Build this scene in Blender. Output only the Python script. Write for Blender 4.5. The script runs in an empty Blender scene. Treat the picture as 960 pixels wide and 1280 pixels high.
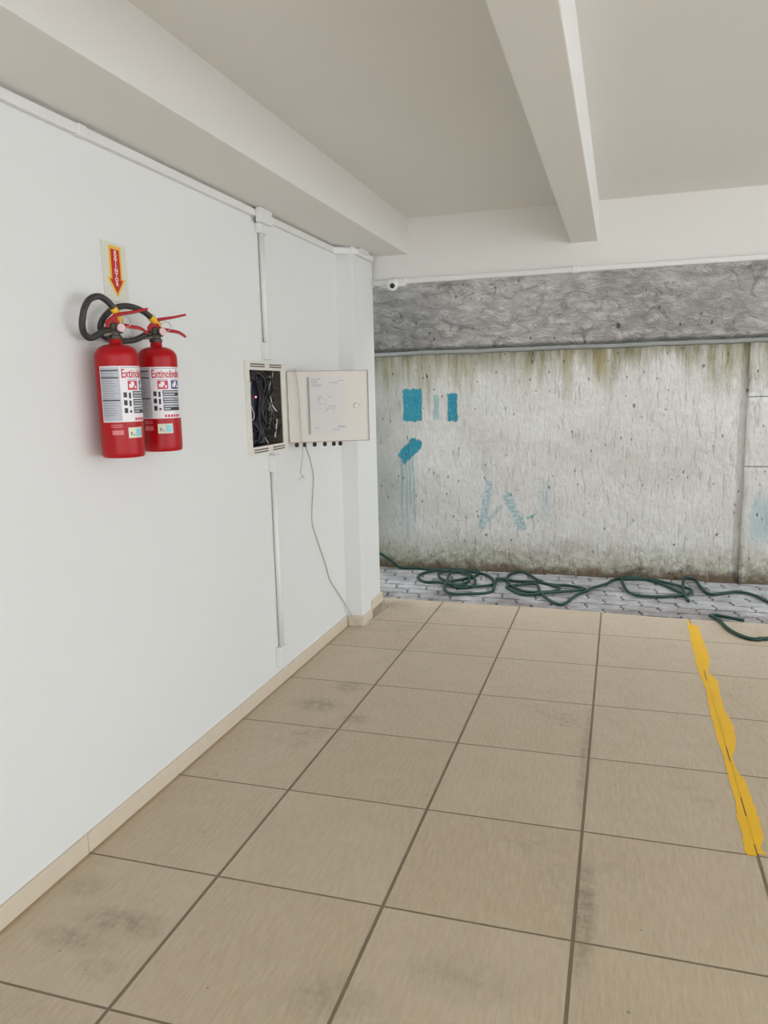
import bpy, bmesh, math, random
from mathutils import Vector, Matrix
C = bpy.context.scene
COL = C.collection
random.seed(7)

# ------------------------------------------------------------------ node expressions
def s2l(c):
    return tuple((x/12.92 if x <= .04045 else ((x+.055)/1.055)**2.4) for x in [v/255 for v in c]) + (1,)

class G:
    """small helper that builds a node material"""
    def __init__(s, name):
        s.m = bpy.data.materials.new(name); s.m.use_nodes = True
        s.t = s.m.node_tree; s.n = s.t.nodes; s.b = s.n['Principled BSDF']
        s._co = None
    def lk(s, a, b): s.t.links.new(a, b)
    def co(s):
        if s._co is None:
            tc = s.n.new('ShaderNodeTexCoord'); s._co = tc.outputs['Object']
        return s._co
    def xyz(s):
        sp = s.n.new('ShaderNodeSeparateXYZ'); s.lk(s.co(), sp.inputs[0])
        return sp.outputs[0], sp.outputs[1], sp.outputs[2]
    def put(s, sock, v):
        if hasattr(v, 'is_linked'): s.lk(v, sock)
        else: sock.default_value = v
    def M(s, op, a, b=0.0, c=0.0, clamp=False):
        nd = s.n.new('ShaderNodeMath'); nd.operation = op; nd.use_clamp = clamp
        for k, v in enumerate((a, b, c)): s.put(nd.inputs[k], v)
        return nd.outputs[0]
    def step(s, x, a, b):      # smooth 0..1 from a to b
        nd = s.n.new('ShaderNodeMapRange'); nd.interpolation_type = 'SMOOTHSTEP'
        s.put(nd.inputs['Value'], x); s.put(nd.inputs['From Min'], a); s.put(nd.inputs['From Max'], b)
        return nd.outputs[0]
    def mapr(s, x, a, b, c, d):
        nd = s.n.new('ShaderNodeMapRange')
        for k, v in zip(('Value', 'From Min', 'From Max', 'To Min', 'To Max'), (x, a, b, c, d)): s.put(nd.inputs[k], v)
        return nd.outputs[0]
    def vec(s, scale=(1, 1, 1), rot=(0, 0, 0), loc=(0, 0, 0)):
        mp = s.n.new('ShaderNodeMapping'); s.lk(s.co(), mp.inputs[0])
        mp.inputs['Scale'].default_value = scale; mp.inputs['Rotation'].default_value = rot; mp.inputs['Location'].default_value = loc
        return mp.outputs[0]
    def noise(s, scale, detail=4, rough=.55, v=None, dist=0.0):
        nd = s.n.new('ShaderNodeTexNoise'); s.lk(v if v else s.co(), nd.inputs['Vector'])
        nd.inputs['Scale'].default_value = scale; nd.inputs['Detail'].default_value = detail
        nd.inputs['Roughness'].default_value = rough; nd.inputs['Distortion'].default_value = dist
        return nd.outputs['Fac']
    def voro(s, scale, v=None):
        nd = s.n.new('ShaderNodeTexVoronoi'); s.lk(v if v else s.co(), nd.inputs['Vector'])
        nd.inputs['Scale'].default_value = scale
        return nd.outputs['Distance']
    def mix(s, f, a, b):
        nd = s.n.new('ShaderNodeMix'); nd.data_type = 'RGBA'
        s.put(nd.inputs[0], f); s.put(nd.inputs[6], a); s.put(nd.inputs[7], b)
        return nd.outputs[2]
    def bump(s, h, strength=.3, dist=.01, prev=None):
        nd = s.n.new('ShaderNodeBump'); nd.inputs['Strength'].default_value = strength
        nd.inputs['Distance'].default_value = dist; s.lk(h, nd.inputs['Height'])
        if prev: s.lk(prev, nd.inputs['Normal'])
        return nd.outputs[0]
    def fin(s, col, rough=.6, normal=None, metal=0, spec=.5, emis=None, es=0):
        s.put(s.b.inputs['Base Color'], col); s.put(s.b.inputs['Roughness'], rough)
        s.b.inputs['Metallic'].default_value = metal; s.b.inputs['Specular IOR Level'].default_value = spec
        if normal: s.lk(normal, s.b.inputs['Normal'])
        if emis: s.b.inputs['Emission Color'].default_value = emis; s.b.inputs['Emission Strength'].default_value = es
        return s.m
    def box(s, x, z, x0, x1, z0, z1, e=.006):
        a = s.M('MULTIPLY', s.step(x, x0-e, x0+e), s.step(x, x1+e, x1-e))
        b = s.M('MULTIPLY', s.step(z, z0-e, z0+e), s.step(z, z1+e, z1-e))
        return s.M('MULTIPLY', a, b)
    def seg(s, x, z, ax, az, bx, bz, w, e=.006):
        dx, dz = bx-ax, bz-az; L2 = dx*dx+dz*dz
        px, pz = s.M('SUBTRACT', x, ax), s.M('SUBTRACT', z, az)
        t = s.M('DIVIDE', s.M('ADD', s.M('MULTIPLY', px, dx), s.M('MULTIPLY', pz, dz)), L2, clamp=True)
        qx = s.M('SUBTRACT', px, s.M('MULTIPLY', t, dx)); qz = s.M('SUBTRACT', pz, s.M('MULTIPLY', t, dz))
        d = s.M('SQRT', s.M('ADD', s.M('MULTIPLY', qx, qx), s.M('MULTIPLY', qz, qz)))
        return s.step(d, w+e, max(w-e, 0))

def plain(name, c, rough=.5, var=.06, scale=30, metal=0, spec=.5, bump=0, emis=None, es=0):
    g = G(name); base = s2l(c)
    dk = tuple(x*(1-var) for x in base[:3])+(1,); lt = tuple(min(1, x*(1+var)) for x in base[:3])+(1,)
    nz = g.noise(scale, 3)
    return g.fin(g.mix(nz, dk, lt), rough, g.bump(nz, bump, .002) if bump else None, metal, spec, emis, es)

# ------------------------------------------------------------------ mesh helpers
def link(name, bm, mats, parent=None, smooth=False, normals=True):
    if normals: bmesh.ops.recalc_face_normals(bm, faces=bm.faces)
    me = bpy.data.meshes.new(name); bm.to_mesh(me); bm.free()
    if not isinstance(mats, (list, tuple)): mats = [mats]
    for m in mats: me.materials.append(m)
    if smooth:
        for p in me.polygons: p.use_smooth = True
    o = bpy.data.objects.new(name, me); COL.objects.link(o)
    if parent: o.parent = parent
    return o
def empty(name, loc=(0, 0, 0), rz=0):
    o = bpy.data.objects.new(name, None); COL.objects.link(o); o.location = loc; o.rotation_euler = (0, 0, rz)
    o.empty_display_size = .05
    return o
def tag(o, label=None, cat=None, group=None, kind=None):
    for k, v in (('label', label), ('category', cat), ('group', group), ('kind', kind)):
        if v: o[k] = v
    return o
def struct(name, bm, mats, label=None, cat=None, **k):
    o = link(name, bm, mats, **k); return tag(o, label, cat, None, 'structure')
def box(bm, x0, x1, y0, y1, z0, z1, bev=0, mi=0, seg=2):
    vs = [bm.verts.new((x, y, z)) for x in (x0, x1) for y in (y0, y1) for z in (z0, z1)]
    fs = [bm.faces.new([vs[i] for i in f]) for f in ((0, 1, 3, 2), (4, 6, 7, 5), (0, 4, 5, 1), (2, 3, 7, 6), (0, 2, 6, 4), (1, 5, 7, 3))]
    for f in fs: f.material_index = mi
    if bev:
        es = list({e for f in fs for e in f.edges})
        r = bmesh.ops.bevel(bm, geom=es, offset=bev, segments=seg, affect='EDGES', profile=.5)
        for f in r['faces']: f.material_index = mi
    return vs
def lathe(bm, prof, seg=32, mi=0, mat=None, cap=True):
    rings = []
    for r, z in prof:
        rings.append([bm.verts.new((r*math.cos(2*math.pi*k/seg), r*math.sin(2*math.pi*k/seg), z)) for k in range(seg)])
    fs = []
    for a, b in zip(rings, rings[1:]):
        for k in range(seg): fs.append(bm.faces.new((a[k], a[(k+1) % seg], b[(k+1) % seg], b[k])))
    if cap: fs.append(bm.faces.new(rings[0][::-1])); fs.append(bm.faces.new(rings[-1]))
    for f in fs: f.material_index = mi
    if mat: bmesh.ops.transform(bm, matrix=mat, verts=[v for r in rings for v in r])
def prism(bm, poly, z0, z1, mat=None, mi=0):
    a = [bm.verts.new((x, y, z0)) for x, y in poly]; b = [bm.verts.new((x, y, z1)) for x, y in poly]
    n = len(poly); fs = [bm.faces.new(a[::-1]), bm.faces.new(b)]
    for k in range(n): fs.append(bm.faces.new((a[k], a[(k+1) % n], b[(k+1) % n], b[k])))
    for f in fs: f.material_index = mi
    if mat: bmesh.ops.transform(bm, matrix=mat, verts=a+b)
def spline(pts, n=6):
    P = [Vector(p) for p in pts]; out = []
    P = [P[0]*2-P[1]] + P + [P[-1]*2-P[-2]]
    for i in range(1, len(P)-2):
        p0, p1, p2, p3 = P[i-1:i+3]
        for k in range(n):
            t = k/n
            out.append(.5*((2*p1)+(p2-p0)*t+(2*p0-5*p1+4*p2-p3)*t*t+(3*p1-p0-3*p2+p3)*t**3))
    out.append(P[-2]); return out
def tube(bm, path, r, seg=8, mi=0, r2=None):
    path = [Vector(p) for p in path]
    path = [p for k, p in enumerate(path) if k == 0 or (p-path[k-1]).length > 1e-5]
    up = None; rings = []
    for k, p in enumerate(path):
        t = (path[min(k+1, len(path)-1)]-path[max(k-1, 0)]).normalized()
        if up is None: up = t.orthogonal().normalized()
        up = (up-t*up.dot(t)); up = up.normalized() if up.length > 1e-6 else t.orthogonal().normalized()
        sd = t.cross(up); rr = r if r2 is None else r+(r2-r)*k/(len(path)-1)
        rings.append([bm.verts.new(p+(up*math.cos(2*math.pi*j/seg)+sd*math.sin(2*math.pi*j/seg))*rr) for j in range(seg)])
    fs = []
    for a, b in zip(rings, rings[1:]):
        for j in range(seg): fs.append(bm.faces.new((a[j], a[(j+1) % seg], b[(j+1) % seg], b[j])))
    fs.append(bm.faces.new(rings[0][::-1])); fs.append(bm.faces.new(rings[-1]))
    for f in fs: f.material_index = mi; f.smooth = True
def text_mesh(body, size, sx=1, bold=0.0, align='CENTER'):
    cu = bpy.data.curves.new('lettering', 'FONT'); cu.body = body; cu.size = size; cu.align_x = align; cu.align_y = 'CENTER'
    cu.offset = bold; cu.resolution_u = 3
    o = bpy.data.objects.new('lettering', cu); COL.objects.link(o)
    dg = bpy.context.evaluated_depsgraph_get(); me = bpy.data.meshes.new_from_object(o.evaluated_get(dg))
    bpy.data.objects.remove(o); bpy.data.curves.remove(cu)
    for v in me.vertices: v.co.x *= sx
    return me

# measured outlines (metres)
HOSE_COIL = [(-0.093, 4.438), (0.045, 4.4), (0.19, 4.365), (0.348, 4.358), (0.507, 4.334), (0.626, 4.234), (0.695, 4.062), (0.678, 3.948), (0.569, 3.881), (0.446, 3.887), (0.319, 3.951), (0.211, 3.963), (0.128, 4.066), (0.121, 4.191), (0.184, 4.297), (0.29, 4.318), (0.428, 4.29), (0.53, 4.148), (0.566, 3.965), (0.514, 3.854), (0.422, 3.907), (0.349, 4.09), (0.343, 4.254), (0.407, 4.286), (0.485, 4.192), (0.509, 4.037), (0.465, 3.944), (0.388, 3.97), (0.295, 4.079), (0.255, 4.204), (0.296, 4.291), (0.398, 4.33), (0.523, 4.365), (0.529, 4.215), (0.447, 4.088), (0.383, 3.99), (0.376, 3.857), (0.411, 3.723), (0.472, 3.668), (0.573, 3.704), (0.681, 3.753), (0.722, 3.827), (0.71, 3.975), (0.714, 4.108), (0.771, 4.137), (0.694, 4.148), (0.853, 4.116), (1.003, 4.126), (1.109, 4.046), (1.162, 3.985), (1.141, 3.877), (1.061, 3.823), (0.967, 3.822), (0.88, 3.899), (0.802, 4.043), (0.767, 4.184), (0.784, 4.321), (0.84, 4.378), (0.912, 4.302), (1.012, 4.128), (1.107, 4.065), (1.223, 4.069), (1.327, 4.004), (1.297, 3.944), (1.198, 3.871), (1.081, 3.809), (0.993, 3.753), (0.904, 3.79), (0.8, 3.949), (0.866, 4.007), (0.96, 4.055), (1.011, 3.993), (1.041, 3.837), (1.114, 3.654), (1.193, 3.569), (1.24, 3.664), (1.284, 3.833), (1.345, 3.928), (1.388, 4.017), (1.461, 4.119), (1.516, 4.273), (1.565, 4.347), (1.598, 4.351), (1.742, 4.358), (1.84, 4.29), (1.96, 4.167), (2.016, 4.09), (2.005, 4.017), (1.955, 3.961), (1.821, 3.902), (1.681, 3.891), (1.615, 3.954), (1.589, 4.09), (1.572, 4.257), (1.588, 4.441), (1.663, 4.551), (1.725, 4.492), (1.819, 4.264), (1.907, 4.095), (1.954, 3.976)]
HOSE_RUN_A = [(1.981, 3.825), (1.969, 3.971), (1.971, 4.17), (1.992, 4.343), (2.029, 4.439), (2.065, 4.402), (2.088, 4.215), (2.111, 4.059), (2.154, 4.03), (2.233, 4.085), (2.303, 4.127), (2.371, 4.095), (2.421, 4.011), (2.457, 3.91), (2.518, 3.768)]
HOSE_RUN_B = [(2.423, 3.164), (2.323, 3.097), (2.275, 3.071), (2.225, 3.08), (2.18, 3.136), (2.139, 3.236), (2.116, 3.376), (2.084, 3.454), (2.074, 3.477), (2.105, 3.493), (2.174, 3.459), (2.25, 3.421)]
LINE_L = [(1.934, 3.262), (1.929, 2.929), (1.924, 2.581), (1.936, 2.314), (1.927, 2.011), (1.929, 1.774), (1.934, 1.602), (1.93, 1.506), (1.93, 1.346), (1.931, 1.279), (1.922, 1.188), (1.926, 1.153), (1.919, 1.016), (1.927, 0.997)]
LINE_R = [(1.992, 3.295), (1.994, 2.91), (1.996, 2.718), (1.967, 2.534), (1.997, 2.432), (1.99, 2.07), (2.004, 1.927), (1.995, 1.773), (1.962, 1.626), (1.968, 1.515), (1.983, 1.474), (1.985, 1.333), (1.989, 1.218), (1.984, 1.11), (1.967, 1.04), (1.979, 1.011)]
CABLES = [('white', 0.002, [(-0.004, 1.773, 1.43), (-0.004, 1.757, 1.385), (-0.004, 1.753, 1.344), (-0.004, 1.771, 1.314), (-0.004, 1.786, 1.291), (-0.004, 1.78, 1.271), (-0.004, 1.758, 1.261)]), ('grey', 0.004, [(-0.02, 1.947, 1.36), (-0.02, 1.905, 1.331), (-0.02, 1.879, 1.288), (-0.02, 1.884, 1.244), (-0.02, 1.896, 1.209), (-0.02, 1.916, 1.177), (-0.02, 1.952, 1.149)]), ('black', 0.004, [(-0.005, 2.072, 1.379), (-0.005, 2.102, 1.343), (-0.005, 2.11, 1.294), (-0.005, 2.084, 1.252), (-0.005, 2.042, 1.215), (-0.005, 2.022, 1.184)]), ('white', 0.004, [(-0.02, 2.054, 1.257), (-0.02, 2.041, 1.218), (-0.02, 2.024, 1.174)]), ('black', 0.006, [(-0.004, 1.749, 1.465), (-0.004, 1.8, 1.476), (-0.004, 1.874, 1.477), (-0.004, 1.924, 1.451), (-0.004, 1.94, 1.418), (-0.004, 1.925, 1.384), (-0.004, 1.898, 1.354), (-0.004, 1.871, 1.321), (-0.004, 1.874, 1.274), (-0.004, 1.901, 1.239)]), ('black', 0.006, [(-0.002, 1.772, 1.459), (-0.002, 1.831, 1.47), (-0.002, 1.889, 1.451), (-0.002, 1.909, 1.417), (-0.002, 1.881, 1.374), (-0.002, 1.853, 1.328), (-0.002, 1.825, 1.276), (-0.002, 1.834, 1.229), (-0.002, 1.814, 1.177)]), ('brown', 0.004, [(-0.04, 2.084, 1.485), (-0.04, 2.072, 1.45), (-0.04, 2.06, 1.419), (-0.04, 2.024, 1.384), (-0.04, 2.014, 1.37)]), ('black', 0.004, [(-0.02, 1.972, 1.367), (-0.02, 2.047, 1.39), (-0.02, 2.096, 1.376), (-0.02, 2.111, 1.322), (-0.02, 2.092, 1.266), (-0.02, 2.049, 1.218), (-0.02, 1.992, 1.186), (-0.02, 1.944, 1.182)]), ('black', 0.004, [(-0.012, 1.963, 1.37), (-0.012, 1.936, 1.34), (-0.012, 1.923, 1.293), (-0.012, 1.919, 1.252), (-0.012, 1.893, 1.233), (-0.012, 1.89, 1.267), (-0.012, 1.902, 1.314), (-0.012, 1.946, 1.353)]), ('white', 0.004, [(-0.015, 1.98, 1.36), (-0.015, 1.997, 1.328), (-0.015, 2.019, 1.307), (-0.015, 2.059, 1.288)]), ('white', 0.004, [(-0.03, 2.124, 1.358), (-0.03, 2.115, 1.315), (-0.03, 2.085, 1.266)]), ('black', 0.004, [(-0.006, 1.935, 1.296), (-0.006, 1.99, 1.29), (-0.006, 2.056, 1.292)]), ('black', 0.004, [(-0.006, 1.933, 1.282), (-0.006, 1.988, 1.275), (-0.006, 2.055, 1.276)]), ('black', 0.004, [(-0.006, 1.932, 1.268), (-0.006, 1.987, 1.263), (-0.006, 2.053, 1.264)]), ('black', 0.004, [(-0.012, 1.874, 1.227), (-0.012, 1.915, 1.218), (-0.012, 1.937, 1.203), (-0.012, 1.919, 1.184), (-0.012, 1.881, 1.193)]), ('grey', 0.003, [(-0.01, 1.971, 1.329), (-0.01, 1.952, 1.305), (-0.01, 1.974, 1.284), (-0.01, 1.962, 1.25)]), ('black', 0.005, [(-0.045, 2.068, 1.471), (-0.045, 2.047, 1.429), (-0.045, 2.059, 1.387), (-0.045, 2.096, 1.351), (-0.045, 2.109, 1.308), (-0.045, 2.087, 1.266), (-0.045, 2.066, 1.225), (-0.045, 2.079, 1.188)]), ('blue', 0.003, [(-0.004, 1.763, 1.246), (-0.004, 1.785, 1.218), (-0.004, 1.836, 1.209), (-0.004, 1.841, 1.182), (-0.004, 1.78, 1.173), (-0.004, 1.761, 1.197)]), ('blue', 0.002, [(-0.004, 1.872, 1.467), (-0.004, 1.876, 1.434), (-0.004, 1.857, 1.394), (-0.004, 1.846, 1.361), (-0.004, 1.829, 1.316), (-0.004, 1.82, 1.263)]), ('black', 0.006, [(-0.003, 1.758, 1.253), (-0.003, 1.793, 1.241), (-0.003, 1.84, 1.195), (-0.003, 1.852, 1.168), (-0.003, 1.814, 1.16)]), ('black', 0.004, [(-0.05, 2.154, 1.472), (-0.05, 2.157, 1.419), (-0.05, 2.111, 1.387), (-0.05, 2.072, 1.338)]), ('black', 0.004, [(-0.022, 2.02, 1.411), (-0.022, 2.076, 1.373), (-0.022, 2.091, 1.334), (-0.022, 2.074, 1.296), (-0.022, 2.069, 1.258), (-0.022, 2.011, 1.222)]), ('black', 0.003, [(-0.047, 2.03, 1.4), (-0.047, 2.059, 1.372), (-0.047, 2.059, 1.344), (-0.047, 2.038, 1.317), (-0.047, 2.041, 1.289), (-0.047, 2.049, 1.261)]), ('black', 0.004, [(-0.049, 2.164, 1.464), (-0.049, 2.13, 1.421), (-0.049, 2.128, 1.377), (-0.049, 2.127, 1.334), (-0.049, 2.11, 1.291), (-0.049, 2.124, 1.247)]), ('grey', 0.004, [(-0.022, 2.036, 1.475), (-0.022, 2.012, 1.433), (-0.022, 1.978, 1.391), (-0.022, 1.976, 1.349), (-0.022, 2.0, 1.306), (-0.022, 2.044, 1.262)]), ('black', 0.003, [(-0.022, 2.016, 1.431), (-0.022, 1.996, 1.394), (-0.022, 1.955, 1.358), (-0.022, 1.963, 1.321), (-0.022, 1.964, 1.284), (-0.022, 1.964, 1.247)]), ('grey', 0.004, [(-0.032, 2.067, 1.422), (-0.032, 2.081, 1.386), (-0.032, 2.066, 1.35), (-0.032, 2.039, 1.314), (-0.032, 2.038, 1.278), (-0.032, 2.073, 1.24)]), ('black', 0.004, [(-0.016, 1.957, 1.389), (-0.016, 1.929, 1.358), (-0.016, 1.914, 1.327), (-0.016, 1.925, 1.296), (-0.016, 1.917, 1.265), (-0.016, 1.966, 1.231)]), ('black', 0.005, [(-0.012, 1.982, 1.442), (-0.012, 1.962, 1.421), (-0.012, 1.954, 1.401), (-0.012, 1.97, 1.38), (-0.012, 1.966, 1.359), (-0.012, 1.973, 1.338)]), ('black', 0.004, [(-0.021, 1.994, 1.415), (-0.021, 2.003, 1.39), (-0.021, 1.977, 1.366), (-0.021, 1.983, 1.342), (-0.021, 1.988, 1.317), (-0.021, 1.993, 1.293)]), ('brown', 0.003, [(-0.018, 2.038, 1.411), (-0.018, 2.033, 1.373), (-0.018, 2.008, 1.334), (-0.018, 2.014, 1.296), (-0.018, 2.006, 1.257), (-0.018, 2.016, 1.218)]), ('black', 0.003, [(-0.026, 2.074, 1.426), (-0.026, 2.042, 1.392), (-0.026, 2.051, 1.357), (-0.026, 2.038, 1.323), (-0.026, 2.052, 1.287), (-0.026, 2.042, 1.253)]), ('black', 0.005, [(-0.029, 2.089, 1.471), (-0.029, 2.073, 1.428), (-0.029, 2.092, 1.385), (-0.029, 2.073, 1.343), (-0.029, 2.088, 1.299), (-0.029, 2.078, 1.257)]), ('black', 0.004, [(-0.014, 2.009, 1.452), (-0.014, 2.009, 1.427), (-0.014, 2.012, 1.402), (-0.014, 1.996, 1.378), (-0.014, 2.004, 1.353), (-0.014, 1.989, 1.328)]), ('black', 0.005, [(-0.027, 2.095, 1.481), (-0.027, 2.088, 1.461), (-0.027, 2.083, 1.441), (-0.027, 2.109, 1.42), (-0.027, 2.105, 1.4), (-0.027, 2.082, 1.379)]), ('grey', 0.005, [(-0.038, 2.022, 1.457), (-0.038, 2.06, 1.44), (-0.038, 2.071, 1.422), (-0.038, 2.065, 1.404), (-0.038, 2.069, 1.386), (-0.038, 2.029, 1.368)]), ('grey', 0.004, [(-0.039, 2.028, 1.456), (-0.039, 2.061, 1.435), (-0.039, 2.063, 1.413), (-0.039, 2.068, 1.392), (-0.039, 2.056, 1.37), (-0.039, 2.049, 1.349)]), ('grey', 0.004, [(-0.029, 2.045, 1.405), (-0.029, 2.013, 1.384), (-0.029, 2.015, 1.363), (-0.029, 2.003, 1.343), (-0.029, 2.03, 1.321), (-0.029, 2.065, 1.299)]), ('black', 0.003, [(-0.047, 2.135, 1.464), (-0.047, 2.137, 1.438), (-0.047, 2.168, 1.413), (-0.047, 2.158, 1.387), (-0.047, 2.146, 1.361), (-0.047, 2.121, 1.336)]), ('grey', 0.003, [(-0.049, 2.059, 1.404), (-0.049, 2.057, 1.366), (-0.049, 2.061, 1.328), (-0.049, 2.054, 1.29), (-0.049, 2.042, 1.252), (-0.049, 2.027, 1.214)]), ('black', 0.005, [(-0.048, 2.09, 1.443), (-0.048, 2.083, 1.421), (-0.048, 2.112, 1.399), (-0.048, 2.088, 1.377), (-0.048, 2.09, 1.355), (-0.048, 2.086, 1.334)]), ('black', 0.004, [(-0.0, 1.807, 1.457), (-0.0, 1.827, 1.411), (-0.0, 1.843, 1.364), (-0.0, 1.834, 1.318), (-0.0, 1.821, 1.271)]), ('black', 0.005, [(-0.004, 1.848, 1.44), (-0.004, 1.875, 1.404), (-0.004, 1.886, 1.368), (-0.004, 1.874, 1.333), (-0.004, 1.868, 1.297)]), ('black', 0.004, [(-0.003, 1.836, 1.437), (-0.003, 1.86, 1.393), (-0.003, 1.872, 1.349), (-0.003, 1.861, 1.304), (-0.003, 1.819, 1.261)]), ('black', 0.003, [(-0.002, 1.821, 1.44), (-0.002, 1.84, 1.396), (-0.002, 1.856, 1.351), (-0.002, 1.859, 1.305), (-0.002, 1.807, 1.262)])]
CORD_OVER = [(0.053, 2.124, 1.486), (0.06, 2.128, 1.441), (0.065, 2.131, 1.377), (0.066, 2.131, 1.294), (0.068, 2.132, 1.201), (0.071, 2.134, 1.108), (0.065, 2.131, 1.042), (0.058, 2.127, 1.0), (0.066, 2.131, 0.976)]
CORD_WALL = [(0.006, 2.338, 1.098), (0.006, 2.382, 1.037), (0.006, 2.419, 0.945), (0.006, 2.401, 0.848), (0.006, 2.377, 0.712), (0.006, 2.43, 0.612), (0.006, 2.537, 0.455), (0.006, 2.598, 0.345), (0.006, 2.737, 0.222), (0.006, 2.887, 0.101), (0.006, 2.95, 0.05)]
CORD_FLOOR = [(0.106, 2.887), (0.12, 2.924), (0.121, 3.003), (0.121, 3.139), (0.116, 3.243), (0.081, 3.396), (0.028, 3.533), (-0.012, 3.614)]
HOSE_E1 = [(0.07, 0.711, 1.543), (0.07, 0.679, 1.543), (0.07, 0.648, 1.55), (0.07, 0.63, 1.569), (0.07, 0.624, 1.594), (0.07, 0.626, 1.624), (0.07, 0.643, 1.652), (0.07, 0.674, 1.67), (0.07, 0.7, 1.667), (0.07, 0.722, 1.649), (0.07, 0.742, 1.627), (0.07, 0.753, 1.608), (0.07, 0.765, 1.588)]
HOSE_E2 = [(0.06, 0.93, 1.548), (0.06, 0.885, 1.548), (0.06, 0.812, 1.549), (0.06, 0.761, 1.56), (0.06, 0.737, 1.583), (0.06, 0.74, 1.607), (0.06, 0.758, 1.631), (0.06, 0.789, 1.648), (0.06, 0.825, 1.656), (0.06, 0.868, 1.655), (0.06, 0.903, 1.642), (0.06, 0.939, 1.623), (0.06, 0.97, 1.603)]
SKY = 2.0; EXPO = 0.66; SUN = 7
# ------------------------------------------------------------------ materials
def mat_wall(name, col, bump=.12):
    g = G(name); n1 = g.noise(1.3, 3); n2 = g.noise(180, 3)
    c = g.mix(n1, s2l(tuple(x-5 for x in col)), s2l(col))
    return g.fin(c, .55, g.bump(n2, bump, .0012), spec=.3)
WHITE = mat_wall('white_wall_paint', (226, 227, 224))
CEIL = mat_wall('white_ceiling_paint', (224, 222, 216), .08)
PVC = plain('white_plastic', (222, 222, 218), .4, .02)

def mat_floor():
    g = G('beige_floor_tile'); x, y, z = g.xyz()
    fx = g.M('FRACT', g.M('ADD', g.M('DIVIDE', g.M('SUBTRACT', x, .4513), .5), 40.5)); fy = g.M('FRACT', g.M('ADD', g.M('DIVIDE', y, .5), 40.5))
    dx = g.M('MULTIPLY', g.M('ABSOLUTE', g.M('SUBTRACT', fx, .5)), .5); dy = g.M('MULTIPLY', g.M('ABSOLUTE', g.M('SUBTRACT', fy, .5)), .5)
    d = g.M('MINIMUM', g.M('SUBTRACT', dx, .0016), dy)
    wob = g.M('MULTIPLY', g.M('SUBTRACT', g.noise(25, 2), .5), .0012)
    grout = g.step(g.M('ADD', d, wob), .0040, .0024)
    # per tile shade
    ix = g.M('FLOOR', g.M('ADD', g.M('DIVIDE', g.M('SUBTRACT', x, .4513), .5), 40)); iy = g.M('FLOOR', g.M('ADD', g.M('DIVIDE', y, .5), 40))
    cb = g.n.new('ShaderNodeCombineXYZ'); g.lk(ix, cb.inputs[0]); g.lk(iy, cb.inputs[1])
    wn = g.n.new('ShaderNodeTexWhiteNoise'); wn.noise_dimensions = '2D'; g.lk(cb.outputs[0], wn.inputs['Vector'])
    tone = g.mix(wn.outputs['Value'], s2l((184, 167, 143)), s2l((192, 176, 153)))
    mott = g.noise(6, 5, .6)
    tone = g.mix(g.mapr(mott, .3, .7, 0, .45), tone, s2l((171, 154, 128)))
    fine = g.noise(85, 4, .65, g.vec((1, .2, 1), (0, 0, .5)))
    tone = g.mix(g.mapr(fine, .38, .66, 0, .42), tone, s2l((206, 192, 168)))
    # scuffs and dirt patches
    dirt = g.M('MULTIPLY', g.step(g.noise(2.1, 2, .5, g.vec((1, 1, 1), (0, 0, 0), (3.1, 1.7, 0))), .60, .74), g.step(g.noise(22, 5, .7), .42, .66))
    tone = g.mix(g.M('MULTIPLY', dirt, .38), tone, s2l((112, 103, 84)))
    def spot(cx, cy, rx, ry, a):
        dd = g.M('SQRT', g.M('ADD', g.M('POWER', g.M('DIVIDE', g.M('ABSOLUTE', g.M('SUBTRACT', x, cx)), rx), 2), g.M('POWER', g.M('DIVIDE', g.M('ABSOLUTE', g.M('SUBTRACT', y, cy)), ry), 2)))
        return g.M('MULTIPLY', g.M('MULTIPLY', g.step(dd, 1, .25), g.mapr(g.noise(28, 5, .7), .35, .65, .15, 1)), a)
    for sp in SPOTS: tone = g.mix(spot(*sp), tone, s2l((105, 97, 80)))
    speck = g.step(g.voro(9), .045, .03)
    tone = g.mix(g.M('MULTIPLY', speck, .55), tone, s2l((100, 88, 70)))
    # mustard dirt along the wall
    edge = g.M('MULTIPLY', g.step(x, .035, .012), .6)
    tone = g.mix(edge, tone, s2l((140, 110, 70)))
    gc = g.mix(g.noise(14, 3), s2l((108, 93, 74)), s2l((132, 114, 92)))
    c = g.mix(grout, tone, gc)
    rid = g.noise(75, 3, .6, g.vec((1, .14, 1), (0, 0, .5)))
    h = g.M('SUBTRACT', g.M('MULTIPLY', rid, .8), grout)
    rough = g.mapr(g.noise(9, 3), .3, .7, .42, .58)
    return g.fin(c, rough, g.bump(h, .6, .003), spec=.4)
SPOTS = [(.30, .26, .20, .07, .5), (.22, .17, .16, .06, .45), (.36, .10, .10, .05, .3), (.10, .36, .10, .08, .3), (.27, 1.72, .16, .10, .55), (.33, 1.95, .10, .09, .5), (.48, 1.62, .09, .07, .5),
         (.17, 3.35, .20, .16, .45), (.50, 3.30, .12, .1, .35), (.93, .17, .15, .10, .3), (1.2, .30, .2, .1, .25), (1.475, .62, .045, .35, .6), (1.44, 1.5, .03, .6, .5)]
FLOOR = mat_floor()
SKIRT = plain('beige_skirting_tile', (209, 197, 176), .45, .05, 12, bump=.1)
SKIRT_GREY = plain('bare_grey_mortar', (150, 140, 122), .85, .15, 40, bump=.6)

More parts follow.
